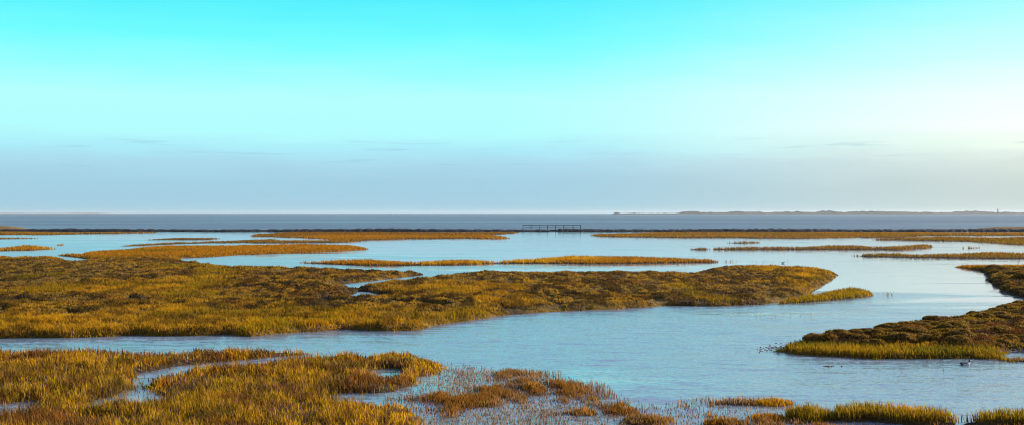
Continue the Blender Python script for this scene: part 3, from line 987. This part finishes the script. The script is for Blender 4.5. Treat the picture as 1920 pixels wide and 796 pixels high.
M_FOAM = plain('creek_foam', (0.62, 0.64, 0.62), 0.9, 0.25, 6.0)
M_WEED = plain('brown_weed', (0.30, 0.13, 0.05), 0.7, 0.4, 6.0)
pts = []
for k in range(70):
    t = random.random() ** 0.8
    px = 1420 + 55 * t; py = 655 + random.gauss(0, 4) - 6 * t
    pts.append(ground(px, py))
tag(blobs('foam_flecks', pts, 0.02, 0.055, M_FOAM), 'whitish foam flecks and pebbles at the tip of the right bank', 'foam', kind='stuff')
wx, wy = ground(1556, 686)
me_pts = [(random.gauss(0, 0.14), random.gauss(0, 0.10)) for _ in range(16)]
w = blobs('weed_raft', me_pts, 0.02, 0.06, M_WEED); w.location = (wx, wy, 0)
tag(w, 'small reddish raft of floating weed in front of the right bank', 'weed')

# ------------------------------------------------------------------ far shore, boat and beacon
M_FARLAND = plain('far_land', (0.070, 0.072, 0.080), 0.9, 0.2, 0.01)
M_FARWOOD = plain('far_wood', (0.045, 0.050, 0.048), 0.9, 0.3, 0.02)


def far_ridge(name, px0, px1, d, hfun, depth, mat, label, cat, kind, step=0.6):
    n = int((px1 - px0) / step)
    px = np.linspace(px0, px1, n); x = (px - CX) / F * d
    h = hfun(px, x)
    prof = [(-0.5, 0.0), (-0.35, 0.55), (-0.1, 0.92), (0.05, 1.0), (0.3, 0.6), (0.5, 0.0)]
    rows = []
    for j, (o, k) in enumerate(prof):
        rows.append(np.stack([x, d + o * depth + 0 * x, -0.6 + k * h * (0.9 + 0.2 * vnoise(x / 14, np.full(n, j * 2.7), 181))], 1))
    V = np.stack(rows, 0).reshape(-1, 3)
    idx = np.arange(len(V)).reshape(len(prof), n)
    q = np.stack([idx[:-1, :-1], idx[:-1, 1:], idx[1:, 1:], idx[1:, :-1]], -1).reshape(-1, 4)
    me = mesh_np(name, V, q.ravel(), np.arange(len(q)) * 4)
    tag(link_mesh(name, me, mat), label, cat, kind=kind)


FD = 6000.0
m_per_px = FD / F


def wood_h(p, x):
    base = 2.2 * sstep(1148, 1156, p) * sstep(2250, 2100, p) + 1.6 * sstep(1270, 1300, p)
    hump = 2.6 * sstep(1270, 1282, p) * sstep(1318, 1306, p) + 2.4 * sstep(1150, 1154, p) * sstep(1164, 1158, p)
    t = 2.4 * np.clip(fbm(x / 90, x * 0 + 3, 183, 4) - 0.40, 0, 1) * 2.4 * sstep(1330, 1420, p)
    r = 1.5 * vnoise(x / 11, x * 0 + 9, 184) * vnoise(x / 60, x * 0 + 2, 186) * 1.6 + 1.3 * np.maximum(0, vnoise(x / 40, x * 0 + 4, 185) - 0.7) * 3
    return (base + hump + t + r * sstep(1152, 1170, p)) * m_per_px * 0.85 + 0.4


far_ridge('distant_woodland', 1146, 2250, FD, wood_h, 300, M_FARWOOD, 'faint wooded shore along the right horizon', 'woodland', 'stuff')
far_ridge('far_shore', 1140, 2260, FD - 190, lambda p, x: (1.6 + 0.6 * fbm(x / 150, x * 0, 187, 3)) * sstep(1140, 1175, p) * m_per_px * 0.7 + 0.3, 120, M_FARLAND,
          'flat hazy land under the distant wood', 'land', 'structure')
far_ridge('far_sandbank', -260, 250, 7500, lambda p, x: (1.4 + 1.2 * fbm(x / 200, x * 0, 188, 3)) * sstep(260, 180, p) * 7500 / F * 0.9 + 0.3, 300,
          plain('pale_sand', (0.30, 0.24, 0.20), 0.9, 0.1, 0.01), 'pale low sandbank on the left horizon', 'sandbank', 'structure', step=2.0)

bt = empty('sailing_boat', ((734 - CX) / F * 4200, 4200, 0))
tag(bt, 'tiny white boat on the horizon left of the footbridge', 'boat')
bm = loft([(-4.5, 0.5), (-3.8, 0.5), (-1, 0.5), (2, 0.55), (3.8, 0.7), (4.6, 0.9)], [(0.9, 0.5), (1.3, 0.8), (1.6, 0.95), (1.3, 0.9), (0.6, 0.7), (0.05, 0.3)], 12)
me = bpy.data.meshes.new('hull'); bm.to_mesh(me); bm.free()
M_BOAT = plain('white_paint', (0.8, 0.8, 0.8), 0.4, 0.05, 1.0)
link_mesh('hull', me, M_BOAT, bt)
link_mesh('cabin', box_mesh([(-0.8, 0, 2.3, 4.2, 2.0, 1.9), (-1.6, 0, 3.8, 2.0, 1.6, 1.1)]), M_BOAT, bt)
link_mesh('mast', box_mesh([(0.2, 0, 4.6, 0.18, 0.18, 4.0)]), M_BOAT, bt)

bc = empty('beacon_tower', ((1871 - CX) / F * 5800, 5800, 0))
tag(bc, 'slim dark tower standing up from the right horizon', 'tower')


def cone_part(name, r1, r2, z0, z1, seg=16):
    bm = bmesh.new()
    r = bmesh.ops.create_cone(bm, cap_ends=True, segments=seg, radius1=r1, radius2=r2, depth=z1 - z0)
    for v in r['verts']: v.co.z += 0.5 * (z0 + z1)
    me = bpy.data.meshes.new(name); bm.to_mesh(me); bm.free()
    link_mesh(name, me, M_FARWOOD, bc)


cone_part('shaft', 3.2, 2.0, 0, 22); cone_part('gallery', 3.0, 3.0, 22, 22.8); cone_part('lantern', 1.5, 1.5, 22.8, 25.5); cone_part('roof', 2.0, 0.1, 25.5, 27.5)

# ------------------------------------------------------------------ haze
hz = None
HAZE = 3.6e-5
m, nt, out = new_mat('thin_sea_haze')
pv = N(nt, 'ShaderNodeVolumePrincipled')
pv.inputs['Color'].default_value = (0.80, 0.88, 0.95, 1)
pv.inputs['Density'].default_value = HAZE
pv.inputs['Anisotropy'].default_value = 0.25
nt.links.new(pv.outputs[0], out.inputs['Volume'])
bm = bmesh.new(); bmesh.ops.create_cube(bm, size=1.0)
for v in bm.verts:
    v.co = (v.co.x * 40600, 10100 + v.co.y * 20900, -2.0 if v.co.z < 0 else 34.0)
me = bpy.data.meshes.new('haze'); bm.to_mesh(me); bm.free()
hz = link_mesh('haze', me, m)
tag(hz, 'thin pale haze over the water', 'haze', kind='stuff')

# ------------------------------------------------------------------ light
SUN_EL, SUN_AZ = math.radians(15), math.radians(66)      # azimuth measured from the view direction towards the right
w = bpy.data.worlds.new('World'); scene.world = w; w.use_nodes = True
nt = w.node_tree; nt.nodes.clear()
out = N(nt, 'ShaderNodeOutputWorld')
sky = N(nt, 'ShaderNodeTexSky', sky_type='NISHITA', sun_disc=False)
sky.sun_elevation = SUN_EL; sky.sun_rotation = SUN_AZ
sky.air_density = 1.0; sky.dust_density = 0.6; sky.ozone_density = 2.0
bg1 = N(nt, 'ShaderNodeBackground'); bg1.inputs['Strength'].default_value = 0.06
nt.links.new(sky.outputs[0], bg1.inputs['Color'])
tc = N(nt, 'ShaderNodeTexCoord')
sp = N(nt, 'ShaderNodeSeparateXYZ'); nt.links.new(tc.outputs['Generated'], sp.inputs[0])
el = math_node(nt, 'MULTIPLY', math_node(nt, 'ARCSINE', sp.outputs['Z']), 57.29578)
az = math_node(nt, 'MULTIPLY', math_node(nt, 'ARCTAN2', sp.outputs['X'], sp.outputs['Y']), 57.29578)
# long thin streaks low in the sky
cv = N(nt, 'ShaderNodeCombineXYZ')
nt.links.new(math_node(nt, 'MULTIPLY', az, 0.16), cv.inputs[0]); nt.links.new(math_node(nt, 'MULTIPLY', el, 1.1), cv.inputs[1])
no = N(nt, 'ShaderNodeTexNoise'); no.inputs['Scale'].default_value = 1.0; no.inputs['Detail'].default_value = 5.0
nt.links.new(cv.outputs[0], no.inputs['Vector'])
wob = math_node(nt, 'MULTIPLY', math_node(nt, 'SUBTRACT', no.outputs['Fac'], 0.5), 1.1)
el2 = math_node(nt, 'ADD', el, wob)
pos = math_node(nt, 'DIVIDE', el2, 24.0, clamp=True)


def srgb(r, g, b):
    f = lambda c: (c / 255 / 12.92) if c / 255 <= 0.04045 else ((c / 255 + 0.055) / 1.055) ** 2.4
    return (f(r), f(g), f(b), 1)


def ramp(stops):
    n = N(nt, 'ShaderNodeValToRGB'); cr = n.color_ramp
    while len(cr.elements) > 1: cr.elements.remove(cr.elements[-1])
    cr.elements[0].position = stops[0][0] / 24; cr.elements[0].color = stops[0][1]
    for e, c in stops[1:]:
        x = cr.elements.new(e / 24); x.color = c
    nt.links.new(pos, n.inputs[0])
    return n.outputs['Color']


LEFT = ramp([(0, srgb(158, 203, 222)), (1.5, srgb(163, 208, 228)), (2.3, srgb(170, 219, 238)), (2.9, srgb(172, 236, 250)), (3.7, srgb(180, 254, 255)),
             (5.2, srgb(182, 255, 255)), (6.6, srgb(150, 255, 255)), (8.0, srgb(112, 253, 255)), (9.8, srgb(84, 240, 255)), (12, srgb(160, 216, 255)), (16, srgb(196, 216, 255)), (24, srgb(184, 204, 254))])
RIGHTC = ramp([(0, srgb(200, 214, 210)), (1.2, srgb(204, 217, 212)), (2.2, srgb(220, 232, 224)), (3.0, srgb(242, 255, 240)), (3.9, srgb(255, 255, 255)),
               (5.4, srgb(242, 255, 255)), (6.8, srgb(214, 255, 255)), (8.4, srgb(184, 255, 255)), (9.8, srgb(148, 252, 255)), (12, srgb(185, 230, 255)), (16, srgb(212, 226, 255)), (24, srgb(190, 208, 254))])
mx = N(nt, 'ShaderNodeMix', data_type='RGBA')
nt.links.new(maprange(nt, az, -1.0, 26.0), mx.inputs['Factor'])
nt.links.new(LEFT, mx.inputs['A']); nt.links.new(RIGHTC, mx.inputs['B'])
# thin grey streak clouds
cv2 = N(nt, 'ShaderNodeCombineXYZ')
nt.links.new(math_node(nt, 'MULTIPLY', az, 0.22), cv2.inputs[0]); nt.links.new(math_node(nt, 'MULTIPLY', el, 4.2), cv2.inputs[1])
no2 = N(nt, 'ShaderNodeTexNoise'); no2.inputs['Scale'].default_value = 1.0; no2.inputs['Detail'].default_value = 4.0
nt.links.new(cv2.outputs[0], no2.inputs['Vector'])
st = math_node(nt, 'MULTIPLY', maprange(nt, no2.outputs['Fac'], 0.58, 0.72), math_node(nt, 'MULTIPLY', maprange(nt, el, 1.8, 2.4), maprange(nt, el, 3.6, 2.9)))
mx2 = N(nt, 'ShaderNodeMix', data_type='RGBA')
nt.links.new(math_node(nt, 'MULTIPLY', st, 0.5), mx2.inputs['Factor'])
nt.links.new(mx.outputs['Result'], mx2.inputs['A']); mx2.inputs['B'].default_value = srgb(150, 190, 210)
bg2 = N(nt, 'ShaderNodeBackground'); bg2.inputs['Strength'].default_value = 0.595
nt.links.new(mx2.outputs['Result'], bg2.inputs['Color'])
ms = N(nt, 'ShaderNodeMixShader')
behind = maprange(nt, math_node(nt, 'ABSOLUTE', az), 45.0, 85.0)
nt.links.new(math_node(nt, 'MAXIMUM', maprange(nt, el, 24.0, 42.0), behind), ms.inputs[0])
nt.links.new(bg2.outputs[0], ms.inputs[1]); nt.links.new(bg1.outputs[0], ms.inputs[2])
nt.links.new(ms.outputs[0], out.inputs['Surface'])

sl = bpy.data.lights.new('sun', 'SUN'); sl.energy = 5.0; sl.angle = math.radians(0.5); sl.color = (1.0, 0.90, 0.74)
so = bpy.data.objects.new('sun', sl); COL.objects.link(so)
from mathutils import Vector
sd = Vector((math.sin(SUN_AZ) * math.cos(SUN_EL), math.cos(SUN_AZ) * math.cos(SUN_EL), math.sin(SUN_EL)))
so.rotation_euler = sd.to_track_quat('Z', 'Y').to_euler()

# ------------------------------------------------------------------ camera and render settings
cam = bpy.data.cameras.new('camera'); co = bpy.data.objects.new('camera', cam); COL.objects.link(co)
cam.sensor_width = 36; cam.lens = 36 * F / 1920
cam.clip_start = 0.5; cam.clip_end = 60000
co.location = (0, 0, CAMH)
co.rotation_euler = (math.radians(90) + math.atan((HY - 398.0) / F), 0, 0)
scene.camera = co

vs = scene.view_settings
vs.view_transform = 'Standard'; vs.look = 'None'; vs.exposure = 0.75; vs.gamma = 1.0; vs.use_curve_mapping = False
cy = scene.cycles
cy.use_denoising = True; cy.pixel_filter_type = 'BLACKMAN_HARRIS'; cy.filter_width = 1.1
cy.max_bounces = 6; cy.diffuse_bounces = 2; cy.glossy_bounces = 2; cy.transmission_bounces = 3; cy.volume_bounces = 1; cy.transparent_max_bounces = 4
cy.sample_clamp_indirect = 4.0
cy.caustics_reflective = False; cy.caustics_refractive = False
